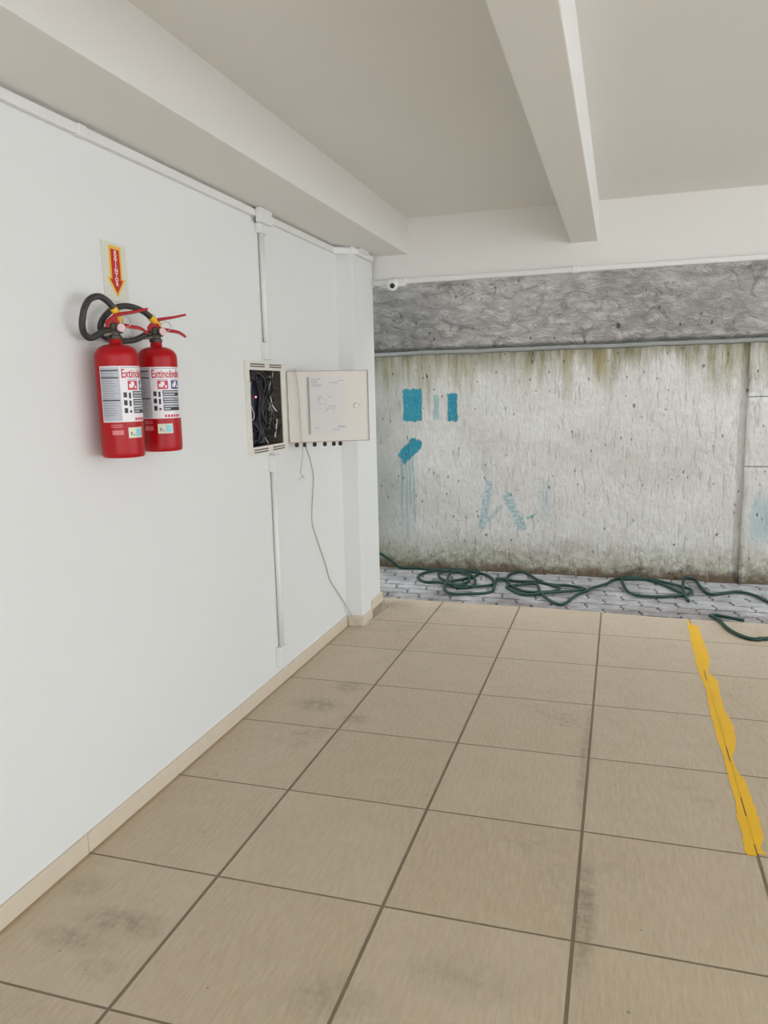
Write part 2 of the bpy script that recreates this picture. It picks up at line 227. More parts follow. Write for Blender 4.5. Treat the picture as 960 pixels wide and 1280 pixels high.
def mat_backwall():
    g = G('weathered_white_plaster'); x, y, z = g.xyz()
    wx = g.M('ADD', x, g.M('MULTIPLY', g.M('SUBTRACT', g.noise(26, 5, .75, g.vec((1, 1, .5))), .5), .042))
    wz = g.M('ADD', z, g.M('MULTIPLY', g.M('SUBTRACT', g.noise(40, 5, .75, g.vec((1, 1, .4), (0, 0, 0), (4, 0, 2))), .5), .06))
    base = g.mix(g.mapr(g.noise(2.2, 5, .6), .3, .7, 0, 1), s2l((208, 204, 195)), s2l((229, 226, 220)))
    fine = g.noise(55, 5, .65, g.vec((1, 1, .35)))
    base = g.mix(g.mapr(fine, .36, .66, .24, 0), base, s2l((156, 154, 148)))
    # darker grey-green tone towards the left end
    left = g.M('MULTIPLY', g.step(g.M('ADD', x, g.M('MULTIPLY', g.noise(3, 4), .6)), .55, -.1), .7)
    base = g.mix(left, base, s2l((146, 149, 139)))
    # algae runs from the ledge
    run = g.noise(5.5, 4, .6, g.vec((1, 1, .06)))
    run2 = g.noise(26, 3, .6, g.vec((1, 1, .05), (0, 0, 0), (2, 0, 0)))
    ln = g.M('ADD', g.mapr(run, .35, .70, .10, .55), g.M('MULTIPLY', g.M('SUBTRACT', run2, .5), .30))
    dep = g.M('SUBTRACT', 1.64, z)
    am = g.M('MULTIPLY', g.step(dep, ln, g.M('MULTIPLY', ln, .15)), g.mapr(g.noise(16, 4, .7, g.vec((1, 1, .12))), .3, .65, .15, 1))
    base = g.mix(g.M('MULTIPLY', am, .9), base, g.mix(g.noise(4, 3), s2l((128, 122, 84)), s2l((150, 142, 96))))
    yel = g.M('MULTIPLY', g.M('MULTIPLY', g.step(g.M('ABSOLUTE', g.M('SUBTRACT', wx, 1.39)), .06, .02), g.step(dep, .36, .1)), .65)
    yel = g.M('MAXIMUM', yel, g.M('MULTIPLY', g.M('MULTIPLY', g.step(g.M('ABSOLUTE', g.M('SUBTRACT', wx, 1.17)), .05, .02), g.step(dep, .5, .1)), .5))
    base = g.mix(yel, base, s2l((148, 132, 66)))
    # moss and earth at the foot
    ft = g.M('ADD', z, g.M('MULTIPLY', g.M('SUBTRACT', g.noise(4.5, 5, .7), .5), .34))
    moss = g.M('MULTIPLY', g.step(ft, .32, .06), g.mapr(g.noise(30, 4, .7), .35, .65, .2, 1))
    base = g.mix(g.M('MULTIPLY', moss, .85), base, g.mix(g.noise(7, 4), s2l((122, 120, 84)), s2l((148, 148, 112))))
    soil = g.step(g.M('ADD', z, g.M('MULTIPLY', g.M('SUBTRACT', g.noise(7, 6, .75), .5), .26)), .09, .0)
    base = g.mix(g.M('MULTIPLY', soil, .9), base, g.mix(g.noise(40, 4), s2l((74, 60, 44)), s2l((118, 98, 74))))
    # paint left by brushes and rollers
    holes = g.mapr(g.noise(70, 4, .7), .34, .46, .35, 1)
    teal = s2l((44, 134, 156)); teal2 = s2l((58, 146, 160))
    b1 = g.box(wx, wz, -.060, .090, 1.142, 1.386)
    b3 = g.box(wx, wz, .288, .364, 1.140, 1.346)
    blob = g.M('MAXIMUM', g.seg(wx, wz, -.050, .880, .045, .965, .042, .006), g.seg(wx, wz, -.085, .885, .02, .995, .022, .006))
    blob = g.M('MAXIMUM', blob, g.seg(wx, wz, -.055, .83, .06, .985, .018, .01))
    solid = g.M('MULTIPLY', g.M('MAXIMUM', g.M('MAXIMUM', b1, b3), blob), g.mapr(holes, .35, 1, .72, 1))
    base = g.mix(solid, base, g.mix(g.noise(20, 4), teal, teal2))
    f = g.M('MULTIPLY', g.box(wx, wz, .180, .222, 1.15, 1.335), g.mapr(holes, .35, 1, .3, .55))
    base = g.mix(f, base, s2l((96, 160, 164)))
    drp = 0.0
    for a, b, top, bot, w in ((-.045, .0, .86, .22, .005), (.01, .0, .9, .30, .005), (-.085, 0, .84, .45, .006), (-.02, 0, .86, .5, .007)):
        q = g.seg(g.M('ADD', x, g.M('MULTIPLY', g.M('SUBTRACT', g.noise(6, 2, .5), .5), .03)), z, a, top, a+.004, bot, w, .005)
        drp = g.M('MAXIMUM', q, drp)
    haze = g.M('MULTIPLY', g.box(wx, wz, -.10, .03, .30, .86, .05), .11)
    base = g.mix(g.M('MULTIPLY', drp, .42), base, s2l((70, 138, 146)))
    base = g.mix(haze, base, s2l((100, 160, 166)))
    gap = g.mapr(g.noise(60, 4, .75), .42, .56, 0, 1)
    wl = g.M('MAXIMUM', g.seg(wx, wz, .605, .665, .545, .345, .026, .012), g.seg(wx, wz, .735, .575, .845, .350, .034, .014))
    wl = g.M('MAXIMUM', g.M('MULTIPLY', wl, gap), g.M('MULTIPLY', g.seg(wx, wz, .56, .355, .70, .50, .010, .01), .45))
    wl = g.M('MAXIMUM', wl, g.M('MULTIPLY', g.seg(wx, wz, .895, .415, .935, .437, .010, .006), .9))
    base = g.mix(g.M('MULTIPLY', wl, .72), base, s2l((74, 158, 174)))
    st = g.M('MAXIMUM', g.M('MULTIPLY', g.box(wx, wz, .98, 1.05, .40, .70, .03), .25), g.M('MULTIPLY', g.M('MULTIPLY', g.step(wx, 2.38, 2.44), g.box(wx, wz, 2.3, 9, .30, .60, .08)), .5))
    base = g.mix(st, base, s2l((150, 186, 192)))
    # pocks
    pk = g.M('MAXIMUM', g.step(g.voro(8.5, g.vec((1, .15, .6), (0, .3, 0))), .085, .04), g.step(g.voro(21, g.vec((1, .1, .5), (0, .4, 0), (1, 0, 1))), .13, .06))
    pk = g.M('MULTIPLY', pk, g.step(g.noise(15, 3), .48, .58))
    base = g.mix(g.M('MULTIPLY', pk, .7), base, s2l((104, 98, 88)))
    scr = g.M('MAXIMUM', g.step(g.noise(34, 4, .6, g.vec((1, .3, .16), (0, .25, 0))), .58, .70), g.step(g.noise(30, 4, .6, g.vec((1, .3, .2), (0, -.35, 0), (5, 0, 0))), .60, .72))
    h = g.M('ADD', g.M('MULTIPLY', fine, .5), g.M('MULTIPLY', g.noise(11, 5, .65), .7))
    h = g.M('SUBTRACT', g.M('ADD', h, g.M('MULTIPLY', scr, .35)), g.M('MULTIPLY', pk, .8))
    return g.fin(base, .85, g.bump(h, 1, .021), spec=.2)
PLASTER = mat_backwall()
def mat_concrete():
    g = G('rough_grey_concrete'); x, y, z = g.xyz()
    n = g.noise(2.6, 6, .65); f = g.noise(13, 6, .7, g.vec((.7, .3, 1.5), (0, .5, 0)), .6); k = g.noise(7, 5, .7, g.vec((1, .3, 1.2), (0, -.4, 0), (3, 0, 1)), 1.2)
    c = g.mix(g.mapr(n, .3, .7, 0, 1), s2l((152, 147, 140)), s2l((192, 185, 176)))
    c = g.mix(g.mapr(f, .46, .66, 0, .75), c, s2l((214, 208, 199)))
    c = g.mix(g.mapr(k, .46, .34, 0, .6), c, s2l((108, 104, 98)))
    c = g.mix(g.M('MULTIPLY', g.step(x, .7, -.1), .4), c, s2l((98, 100, 98)))
    c = g.mix(g.M('MULTIPLY', g.step(g.noise(3.4, 4, .7, g.vec((1, 1, 1), (0, 0, 0), (7, 0, 3))), .60, .72), .32), c, s2l((142, 112, 100)))
    pk = g.M('MULTIPLY', g.M('MAXIMUM', g.step(g.voro(6, g.vec((1, .15, .7), (0, .4, 0))), .10, .04), g.step(g.voro(16, g.vec((1, .1, .5), (0, .5, 0))), .13, .06)), g.step(g.noise(9, 3), .44, .56))
    c = g.mix(g.M('MULTIPLY', pk, .7), c, s2l((70, 66, 60)))
    edge = g.M('ADD', z, g.M('MULTIPLY', g.M('SUBTRACT', g.noise(5, 4, .7), .5), .05))
    c = g.mix(g.M('MULTIPLY', g.step(edge, 1.705, 1.675), .75), c, s2l((62, 66, 60)))
    h = g.M('SUBTRACT', g.M('ADD', g.M('MULTIPLY', k, 1.2), g.M('MULTIPLY', f, 1.2)), g.M('MULTIPLY', pk, .8))
    return g.fin(c, .9, g.bump(h, 1, .05), spec=.2)
CONC = mat_concrete()
LEDGE = plain('galvanised_ledge', (132, 132, 126), .6, .2, 14, bump=.4)
def mat_paver():
    g = G('concrete_paver'); n = g.noise(4, 5, .65); f = g.noise(60, 4, .7); v = g.voro(7)
    c = g.mix(g.mapr(n, .3, .7, 0, 1), s2l((138, 136, 134)), s2l((204, 203, 203)))
    c = g.mix(g.mapr(f, .4, .7, 0, .4), c, s2l((120, 114, 108)))
    x, y, z = g.xyz()
    slab_side_brown = g.M('MULTIPLY', g.step(g.M('ADD', y, g.M('MULTIPLY', g.M('SUBTRACT', g.noise(4, 4, .7), .5), .5)), 3.80, 3.5), g.mapr(g.noise(12, 4, .7), .35, .65, .2, .8))  # browner and darker towards the slab, broken up by noise
    c = g.mix(slab_side_brown, c, s2l((122, 112, 104)))
    blot = g.step(g.noise(3.2, 5, .75, g.vec((1, 1, 1), (0, 0, 0), (5, 2, 0))), .52, .68)
    c = g.mix(g.M('MULTIPLY', blot, .5), c, s2l((116, 112, 112)))
    return g.fin(c, .85, g.bump(f, .5, .004), spec=.25)
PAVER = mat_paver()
EARTH = plain('dark_joint_sand', (58, 52, 45), .95, .3, 60, bump=.6)
ASPH = plain('outdoor_paving', (190, 192, 196), .9, .1, 3)
RED = plain('red_enamel', (168, 6, 16), .28, .05, 8, spec=.32)
RED_LEVER = plain('red_lever_paint', (164, 18, 22), .4, .05, 30, spec=.3)
RUBBER = plain('black_rubber', (48, 46, 44), .5, .1, 40)
BLACK = plain('black_plastic', (28, 28, 28), .4, .1, 40)
BRASS = plain('dull_brass', (74, 66, 56), .4, .15, 50, metal=.6)
STEEL = plain('bright_steel', (190, 188, 184), .3, .05, 40, metal=.9)
GLASSY = plain('gauge_face', (214, 176, 172), .15, .03)
YELLOW = plain('yellow_plastic', (226, 176, 30), .45, .06, 20)
LBL_W = plain('label_white', (226, 222, 222), .35, .02, 10)
LBL_G = plain('label_grey', (176, 178, 184), .35, .04, 10)
LBL_K = plain('label_black', (34, 34, 38), .4, .05, 10)
LBL_R = plain('label_red', (196, 40, 62), .4, .05, 10)
LBL_B = plain('label_blue', (52, 62, 120), .4, .05, 10)
LBL_T = plain('label_text_grey', (128, 130, 136), .4, .05, 10)
LBL_S = plain('seal_cream', (214, 212, 186), .4, .05, 60)
LBL_C = plain('seal_cyan', (140, 200, 206), .4, .08, 60)
LBL_P = plain('faint_red_print', (206, 110, 112), .35, .05, 60)
SIGN_W = plain('sign_plate_cream', (214, 214, 198), .35, .03, 10)
SIGN_Y = plain('sign_yellow', (232, 184, 60), .4, .03, 10)
SIGN_R = plain('sign_red', (190, 36, 30), .4, .03, 10)
SIGN_T = plain('sign_lettering', (244, 218, 212), .4, .02, 10)
HOSE = plain('green_hose_rubber', (10, 58, 45), .40, .12, 30)
CREAM = plain('cream_enamel', (220, 217, 206), .4, .03, 6)
CREAM2 = plain('door_enamel', (212, 206, 196), .42, .04, 6)
INSIDE = plain('box_interior', (84, 78, 66), .8, .2, 20)
PAPER = plain('paper', (209, 206, 201), .7, .02, 20)
PRINT = plain('faded_print', (168, 166, 168), .7, .1, 60)
NAVY = plain('navy_plastic', (22, 26, 44), .35, .1, 20)
LED = plain('red_led', (255, 60, 90), .3, 0, emis=(1, .12, .2, 1), es=6)
CAB = {'black': BLACK, 'white': plain('white_cable', (206, 204, 196), .5, .05), 'grey': plain('grey_cable', (150, 148, 140), .5, .05),
       'brown': plain('brown_cable', (74, 58, 44), .5, .05), 'blue': plain('blue_cable', (34, 44, 74), .5, .05)}
CORD = plain('grey_white_cord', (196, 190, 178), .5, .05, 20)
LINE = None
def mat_line():
    g = G('yellow_road_paint'); w = g.step(g.noise(38, 4, .7), .70, .76)
    c = g.mix(g.noise(9, 4), s2l((226, 172, 8)), s2l((240, 190, 24)))
    c = g.mix(g.M('MULTIPLY', w, .6), c, s2l((196, 180, 140)))
    return g.fin(c, .5, g.bump(g.noise(60, 3), .3, .002))
LINE = mat_line()
RUST = plain('rusty_edge', (158, 138, 124), .6, .2, 60)
# ------------------------------------------------------------------ setting
FX1, YS, YN, CZ = 5.0, -5.0, 3.45, 2.374
# floor (cut edge towards the pavers)
bm = bmesh.new()
poly = [(-.15, YS), (FX1, YS), (FX1, 3.40), (2.3, 3.412), (1.74, 3.42), (1.14, 3.468), (.52, 3.476), (.12, 3.485), (-.15, 3.485)]
prism(bm, poly, -.06, 0)
struct('floor', bm, FLOOR, 'beige square ceramic floor tiles with dark grout of the parking bay', 'floor')
# outside ground
bm = bmesh.new(); box(bm, -30, 40, -40, 30, -.30, -.062)
struct('ground', bm, ASPH, 'plain outdoor ground beyond the parking bay', 'ground')
# pavers between slab and back wall
bm = bmesh.new()
box(bm, -2.5, 9.2, 3.40, 4.60, -.06, -.026, mi=1)
PW, PH, gp = .222, .112, .0065
row = 0; y = 3.36
while y < 4.42:
    xx = -2.2 + (PW/2 if row % 2 else 0)
    while xx < 5.0:
        z = -.013+random.uniform(-.004, .003); zz = .012
        pl = [(xx+gp, y+gp), (xx+PW*.25, y+gp+zz*.5), (xx+PW*.75, y+gp-zz*.5), (xx+PW-gp, y+gp), (xx+PW-gp+zz, y+PH*.28), (xx+PW-gp-zz, y+PH*.72), (xx+PW-gp, y+PH-gp),
              (xx+PW*.75, y+PH-gp-zz*.5), (xx+PW*.25, y+PH-gp+zz*.5), (xx+gp, y+PH-gp), (xx+gp-zz, y+PH*.72), (xx+gp+zz, y+PH*.28)]
        cx = xx+PW/2; cy = y+PH/2
        a = [bm.verts.new((p[0], p[1], -.05)) for p in pl]; b = [bm.verts.new((p[0], p[1], z-.003)) for p in pl]
        c = [bm.verts.new((cx+(p[0]-cx)*.965, cy+(p[1]-cy)*.9, z)) for p in pl]
        for A, B in ((a, b), (b, c)):
            for k in range(12): bm.faces.new((A[k], A[(k+1) % 12], B[(k+1) % 12], B[k]))
        bm.faces.new(c)
        xx += PW
    y += PH; row += 1
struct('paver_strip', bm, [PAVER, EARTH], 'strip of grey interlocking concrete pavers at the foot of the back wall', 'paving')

# left wall with the recess for the telecom box
bm = bmesh.new()
by0, by1, bz0, bz1 = 1.722, 2.072, 1.135, 1.492
for q in ((-.22, 0, YS, by0, -.06, 2.6), (-.22, 0, by1, 3.22, -.06, 2.6), (-.22, 0, by0, by1, -.06, bz0), (-.22, 0, by0, by1, bz1, 2.6), (-.22, -.125, by0, by1, bz0, bz1)): box(bm, *q)
struct('wall_left', bm, WHITE, 'white painted wall along the left side of the parking bay', 'wall')
bm = bmesh.new(); box(bm, -.05, .10, 2.865, 3.225, -.06, 2.3, .004)
struct('pillar', bm, WHITE, 'shallow white pillar at the far end of the left wall', 'pillar')
# ceiling and beams
bm = bmesh.new(); box(bm, -.22, FX1, YS, YN, CZ, CZ+.25)
struct('ceiling', bm, CEIL, 'white painted concrete ceiling slab', 'ceiling')
def beam(x0, x1, y0, y1, z0, label):
    bm = bmesh.new(); box(bm, x0, x1, y0, y1, z0, CZ+.02, .004, seg=2); return struct('ceiling_beam', bm, CEIL, label, 'beam')
EBY = 3.255
beam(-.05, .313, YS, EBY+.05, 2.170, 'white ceiling beam running along the top of the left wall')
beam(1.249, 1.397, YS, EBY+.05, 2.162, 'white ceiling beam running down the middle of the ceiling')
beam(-.20, FX1, EBY, YN, 2.028, 'white cross beam at the open far end of the parking bay')
# structure outside the frame: columns, far side
bm = bmesh.new(); box(bm, FX1-.3, FX1, -2.9, -2.6, -.06, CZ+.1); box(bm, FX1-.3, FX1, EBY-.05, EBY+.25, -.06, CZ+.1)
struct('columns', bm, WHITE, 'white columns on the open side of the parking bay', 'column')
bm = bmesh.new(); box(bm, -8, FX1, 3.25, YN, CZ+.2, 7.6)  # unseen upper building, tall and extended left to keep sun off the gap
box(bm, -8, -.02, 3.21, YN-.002, -.3, CZ+.2)  # unseen block added down to the ground, stops sun passing the wall end
struct('sun_block_facade', bm, WHITE, 'unseen white building mass above and left of the bay, shaped to block the sun', 'sun_block_facade')

# back wall: displaced grids
from mathutils import noise as mn
def rough_panel(bm, x0, x1, z0, z1, yf, amp, sc, depth=.2, step=.022, mi=0):
    nx = max(2, int((x1-x0)/step)); nz = max(2, int((z1-z0)/step)); gr = []
    for i in range(nx+1):
        r = []
        for k in range(nz+1):
            X = x0+(x1-x0)*i/nx; Zz = z0+(z1-z0)*k/nz
            n = mn.fractal(Vector((X*sc, yf*3, Zz*sc)), .9, 2.1, 5)
            r.append(bm.verts.new((X, yf+n*amp, Zz)))
        gr.append(r)
    fs = []
    for i in range(nx):
        for k in range(nz): fs.append(bm.faces.new((gr[i][k], gr[i+1][k], gr[i+1][k+1], gr[i][k+1])))
    for f in fs: f.smooth = True; f.material_index = mi
    # sides and back
    def side(vs):
        bk = [bm.verts.new((v.co.x, yf+depth, v.co.z)) for v in vs]
        for a in range(len(vs)-1): bm.faces.new((vs[a], vs[a+1], bk[a+1], bk[a])).material_index = mi
    side(gr[0]); side(gr[-1]); side([r[0] for r in gr]); side([r[-1] for r in gr])
BW = 4.415
bm = bmesh.new()
rough_panel(bm, -1.6, 2.318, -.06, 1.672, BW, .007, 4)
rough_panel(bm, 2.352, 5.5, -.06, .806, BW-.004, .005, 4, step=.03)
rough_panel(bm, 2.352, 5.5, .813, 1.276, BW-.006, .005, 4, step=.03)
rough_panel(bm, 2.352, 5.5, 1.283, 1.672, BW-.004, .005, 4, step=.03)
box(bm, -1.6, 9, BW+.022, BW+.22, -.06, 1.70)
box(bm, 5.5, 9, BW, BW+.1, -.06, 1.672)
struct('wall_back', bm, PLASTER, 'weathered white rendered wall with teal paint marks behind the paver strip', 'wall', normals=False)
bm = bmesh.new()
rough_panel(bm, -1.6, 5.5, 1.655, 2.75, BW-.022, .014, 3.2, depth=.3)
box(bm, 5.5, 9, BW-.02, BW+.1, 1.655, 2.75)
struct('retaining_beam', bm, CONC, 'rough grey concrete band above the white rendered wall', 'concrete band', normals=False)
# ledge strip between the two
bm = bmesh.new()
n = 120; rows = []
for i in range(n+1):
    X = -1.6+7.1*i/n; w = .008*mn.noise(Vector((X*3, 0, 0)))+.006*mn.noise(Vector((X*11, 2, 0))); 
    pf = [(BW+.02, 1.668), (BW-.030, 1.664), (BW-.040, 1.658), (BW-.042, 1.642), (BW-.034, 1.636), (BW+.02, 1.633)]
    rows.append([bm.verts.new((X, yy+w, zz+w*.8)) for yy, zz in pf])
for a, b in zip(rows, rows[1:]):
    for k in range(6): bm.faces.new((a[k], a[(k+1) % 6], b[(k+1) % 6], b[k]))
bm.faces.new(rows[0]); bm.faces.new(rows[-1])
struct('trim_1', bm, LEDGE, 'thin grey ledge strip along the joint of concrete band and white wall', 'trim')

# skirting tiles
bm = bmesh.new(); prev = YS
k = -12
edges = []
yy = YS
while yy < 2.85:
    nx = min(yy+.5, 2.851)
    box(bm, -.01, .011, yy+.0012, nx-.0012, -.02, .060, .002, seg=1); yy += .5
struct('baseboard_left', bm, SKIRT, 'beige tile skirting along the foot of the left wall', 'skirting')
bm = bmesh.new()
box(bm, .012, .111, 2.853, 2.866, -.02, .062, .0025, seg=1)
box(bm, .099, .112, 2.868, 3.02, -.02, .060, .0025, seg=1)
box(bm, .097, .112, 3.03, 3.238, .052, .112, .0025, seg=1)
box(bm, .03, .1, 3.224, 3.238, .052, .112, .0025, seg=1)
box(bm, .09, .106, 3.024, 3.232, -.02, .052, mi=1)
box(bm, .03, .09, 3.22, 3.232, -.02, .052, mi=1)
struct('baseboard_pillar', bm, [SKIRT, SKIRT_GREY], 'stepped beige tile skirting round the pillar foot', 'skirting')

# painted bay line
bm = bmesh.new()
for pts, xc in ((LINE_L, 1.9495), (LINE_R, 1.9535)):
    vs = sorted(pts, key=lambda p: -p[1])
    dense = []
    for (ax, ay), (bx, by) in zip(vs, vs[1:]):
        for q in range(8):
            t = q/8; dense.append((ax+(bx-ax)*t+random.uniform(-.0025, .0025), ay+(by-ay)*t))
    dense.append(vs[-1])
    dense = [(x, y) for x, y in dense]
    if xc < 1.951: dense = [(1.942, 3.40), (1.938, 3.36)]+dense
    up = [bm.verts.new((x, y, .0012)) for x, y in dense]; cu = [bm.verts.new((xc, y, .0014)) for x, y in dense]
    lo = [bm.verts.new((x, y, 0)) for x, y in dense]
    for q in range(len(dense)-1):
        bm.faces.new((up[q], up[q+1], cu[q+1], cu[q])); bm.faces.new((up[q], lo[q], lo[q+1], up[q+1]))
for ya, yb in ((3.34, 2.55), (2.42, 1.72), (1.60, 1.34), (1.22, 1.06)):
    bm.faces.new([bm.verts.new(v) for v in ((1.9495, ya, .0005), (1.9535, ya, .0005), (1.9535, yb, .0005), (1.9495, yb, .0005))])
tag(link('painted_line', bm, LINE), 'worn yellow painted bay line on the beige floor tiles', 'floor marking')

# ------------------------------------------------------------------ conduits on the walls
def joiner(bm, *q): box(bm, *q, .003, seg=2)
root = empty('cable_trunking', (0, 0, 2.14)); tag(root, 'long white cable trunking running along the top of the left wall', 'trunking')
def at(parent, name, bm, mat, **k):
    o = link(name, bm, mat, **k); o.parent = parent; o.matrix_parent_inverse = Matrix.Translation(-Vector(parent.location)); return o
bm = bmesh.new(); box(bm, 0, .020, -5.9, 2.85, 2.131, 2.160, .003)
at(root, 'channel', bm, PVC)
bm = bmesh.new(); prism(bm, [(0, 2.80), (.02, 2.79), (.122, 2.895), (.122, 3.188), (.102, 3.188), (.102, 2.90), (.09, 2.9)], 2.128, 2.158)
at(root, 'corner_channel', bm, PVC)
for y in (.731, -1.2):
    bm = bmesh.new(); joiner(bm, 0, .023, y-.02, y+.02, 2.128, 2.163); at(root, 'joint_sleeve', bm, PVC)
bm = bmesh.new(); joiner(bm, .1, .135, 2.93, 3.06, 2.145, 2.170); at(root, 'elbow_cover', bm, PVC)

root = empty('junction_box', (0, 1.93, 2.14)); tag(root, 'small white junction box on the trunking where the vertical conduit starts', 'junction box')
bm = bmesh.new(); joiner(bm, .02, .045, 1.845, 1.965, 2.108, 2.168); at(root, 'housing', bm, PVC)
bm = bmesh.new(); joiner(bm, .0, .024, 1.875, 1.945, 2.07, 2.112); at(root, 'outlet_collar', bm, PVC)

def vcond(z0, z1, y0, label, sleeves):
    r = empty('conduit', (0, y0, z0)); tag(r, label, 'conduit')
    bm = bmesh.new(); tube(bm, [(.0145, y0, z0), (.0145, y0, z1)], .0125, 20); at(r, 'tube', bm, PVC)
    for a, b, yc in sleeves:
        bm = bmesh.new(); joiner(bm, 0, .030, yc-.036, yc+.036, a, b); at(r, 'sleeve', bm, PVC)
vcond(1.53, 2.075, 1.905, 'white vertical conduit between ceiling trunking and wall box', [(1.528, 1.604, 1.915)])
vcond(.10, 1.105, 1.92, 'white vertical conduit from under the wall box down to the skirting', [(1.022, 1.100, 1.935), (.092, .188, 1.915)])

root = empty('beam_trunking', (1.3, EBY-.01, 2.0)); tag(root, 'white cable trunking along the lower edge of the far cross beam', 'trunking')
bm = bmesh.new(); box(bm, .085, FX1-.3, EBY-.020, EBY+.002, 2.004, 2.030, .003); at(root, 'channel', bm, PVC)
for x in (1.28, 3.0):
    bm = bmesh.new(); joiner(bm, x-.018, x+.018, EBY-.024, EBY+.003, 1.999, 2.036); at(root, 'joint_sleeve', bm, PVC)
bm = bmesh.new(); joiner(bm, .066, .10, EBY-.022, EBY+.002, 1.991, 2.032); at(root, 'end_elbow', bm, PVC)

# security camera
cx, cz = .235, 2.003
root = empty('security_camera', (cx, EBY-.02, cz)); tag(root, 'small white security camera with a dark lens on the far beam', 'camera')
bm = bmesh.new(); joiner(bm, cx+.005, cx+.075, EBY-.06, EBY-.02, cz-.018, cz+.024); at(root, 'mount', bm, PVC)
aim = Vector((.15, -.8, -.35)).normalized()
q = aim.to_track_quat('Z', 'Y').to_matrix().to_4x4()
M4 = Matrix.Translation((cx-.004, EBY-.052, cz-.006)) @ q
bm = bmesh.new(); lathe(bm, [(.014, -.03), (.029, -.026), (.034, -.012), (.035, .012), (.031, .022), (.022, .026)], 28, mat=M4); at(root, 'turret', bm, PVC, smooth=True)
bm = bmesh.new(); lathe(bm, [(.015, .0255), (.015, .0275), (.010, .029), (.003, .0295)], 24, mat=M4); at(root, 'lens', bm, BLACK, smooth=True)
bm = bmesh.new(); tube(bm, spline([(cx-.01, EBY-.02, cz), (cx-.05, EBY-.018, cz-.012), (cx-.09, EBY-.016, cz-.005), (cx-.12, EBY-.02, cz+.008)]), .003); at(root, 'pigtail', bm, PVC)
# ------------------------------------------------------------------ telecom box
root = empty('telecom_box', (0, 1.9, 1.315))
tag(root, 'open cream metal telecom box full of cables recessed in the white wall', 'telecom box')
bm = bmesh.new()      # back tray inside the recess
y0, y1, z0, z1 = 1.735, 2.058, 1.146, 1.481
box(bm, -.122, -.118, y0-.005, y1+.005, z0-.005, z1+.005)
for q in ((-.12, 0.004, y0-.006, y0, z0-.006, z1+.006), (-.12, .004, y1, y1+.006, z0-.006, z1+.006), (-.12, .004, y0, y1, z0-.006, z0), (-.12, .004, y0, y1, z1, z1+.006)): box(bm, *q)
at(root, 'back_box', bm, INSIDE)
bm = bmesh.new()      # flat frame on the wall
Y0, Y1, Z0, Z1 = 1.700, 2.110, 1.112, 1.518
for q in ((0, .010, Y0, y0, Z0, Z1), (0, .010, y1, Y1, Z0, Z1), (0, .010, y0, y1, Z0, z0), (0, .010, y0, y1, z1, Z1)): box(bm, *q)
for a, b in ((Y0, y0), (y1, Y1)): pass
fr = at(root, 'frame', bm, CREAM)
def sub(p, root_, name, bm, mat, **k):
    o = link(name, bm, mat, **k); o.parent = p
    o.matrix_parent_inverse = (Matrix.Translation(Vector(root_.location)) @ p.matrix_parent_inverse @ p.matrix_basis).inverted() if False else Matrix.Identity(4)
    return o
for zc in (Z1-.012, Z1-.022, Z0+.010, Z0+.021):
    for a, b in ((1.745, 1.885), (1.935, 2.065)):
        bm = bmesh.new(); box(bm, .0098, .0108, a, b, zc-.0025, zc+.0025)
        sub(fr, root, 'vent_slot', bm, CAB['brown'])
for zc in (1.19, 1.43):
    bm = bmesh.new(); lathe(bm, [(.003, 0), (.003, .0015)], 10, mat=Matrix.Translation((.0095, 1.718, zc)) @ Matrix.Rotation(math.pi/2, 4, 'Y')); sub(fr, root, 'screw', bm, STEEL)
# door, swung open past the hinge side
H = Vector((.014, 2.112, 0)); T = Vector((.34, .188, 0)).normalized(); ang = math.atan2(T.y, T.x); DL = .392
DZ0, DZ1 = 1.140, 1.479
DM = Matrix.Translation((H.x, H.y, 0)) @ Matrix.Rotation(ang, 4, 'Z')     # local x along the door, local -y towards the viewer
bm = bmesh.new()
box(bm, 0, DL, 0, .0025, DZ0, DZ1)
for q in ((0, .003, -.016, 0, DZ0, DZ1), (DL-.003, DL, -.016, 0, DZ0, DZ1), (0, DL, -.016, 0, DZ0, DZ0+.003), (0, DL, -.016, 0, DZ1-.003, DZ1)): 
    q = list(q); q[2], q[3] = -.004, .014; box(bm, *q)
bmesh.ops.transform(bm, matrix=DM, verts=bm.verts)
door = at(root, 'door', bm, CREAM2)
def dpart(name, bm, mat, label=None):
    bmesh.ops.transform(bm, matrix=DM, verts=bm.verts); o = sub(door, root, name, bm, mat)
    if label: o['label'] = label
    return o
bm = bmesh.new(); box(bm, .105, .282, -.004, -.0025, 1.180, 1.452, mi=0)
rr = random.Random(3)
def pr_(a, b, c, d): box(bm, .105+.177*a, .105+.177*b, -.0046, -.004, 1.18+.272*c, 1.18+.272*d, mi=1)
for zz, l in ((.95, ((.05, .14), (.16, .3))), (.92, ((.04, .1), (.12, .24), (.8, .95))), (.89, ((.05, .2), (.55, .62), (.64, .78))), (.86, ((.06, .12), (.15, .36), (.7, .76))), (.83, ((.08, .3),)), (.64, ((.2, .35), (.5, .6))),
              (.60, ((.2, .3), (.4, .43))), (.56, ((.2, .26), (.4, .43))), (.52, ((.22, .34), (.4, .43))), (.48, ((.4, .43), (.5, .72))), (.44, ((.24, .3), (.42, .7))), (.40, ((.4, .52), (.62, .68))), (.36, ((.62, .66),)), (.12, ((.75, .95),)), (.10, ((.1, .22), (.72, .98))), (.06, ((.6, .8),))):
    for a, b in l: pr_(a, b, zz, zz+.012)
dpart('document', bm, [PAPER, PRINT], 'faded printed sheet stuck inside the door')
bm = bmesh.new(); box(bm, .098, .104, -.006, -.0025, 1.176, 1.450); dpart('pocket_edge', bm, CAB['grey'])
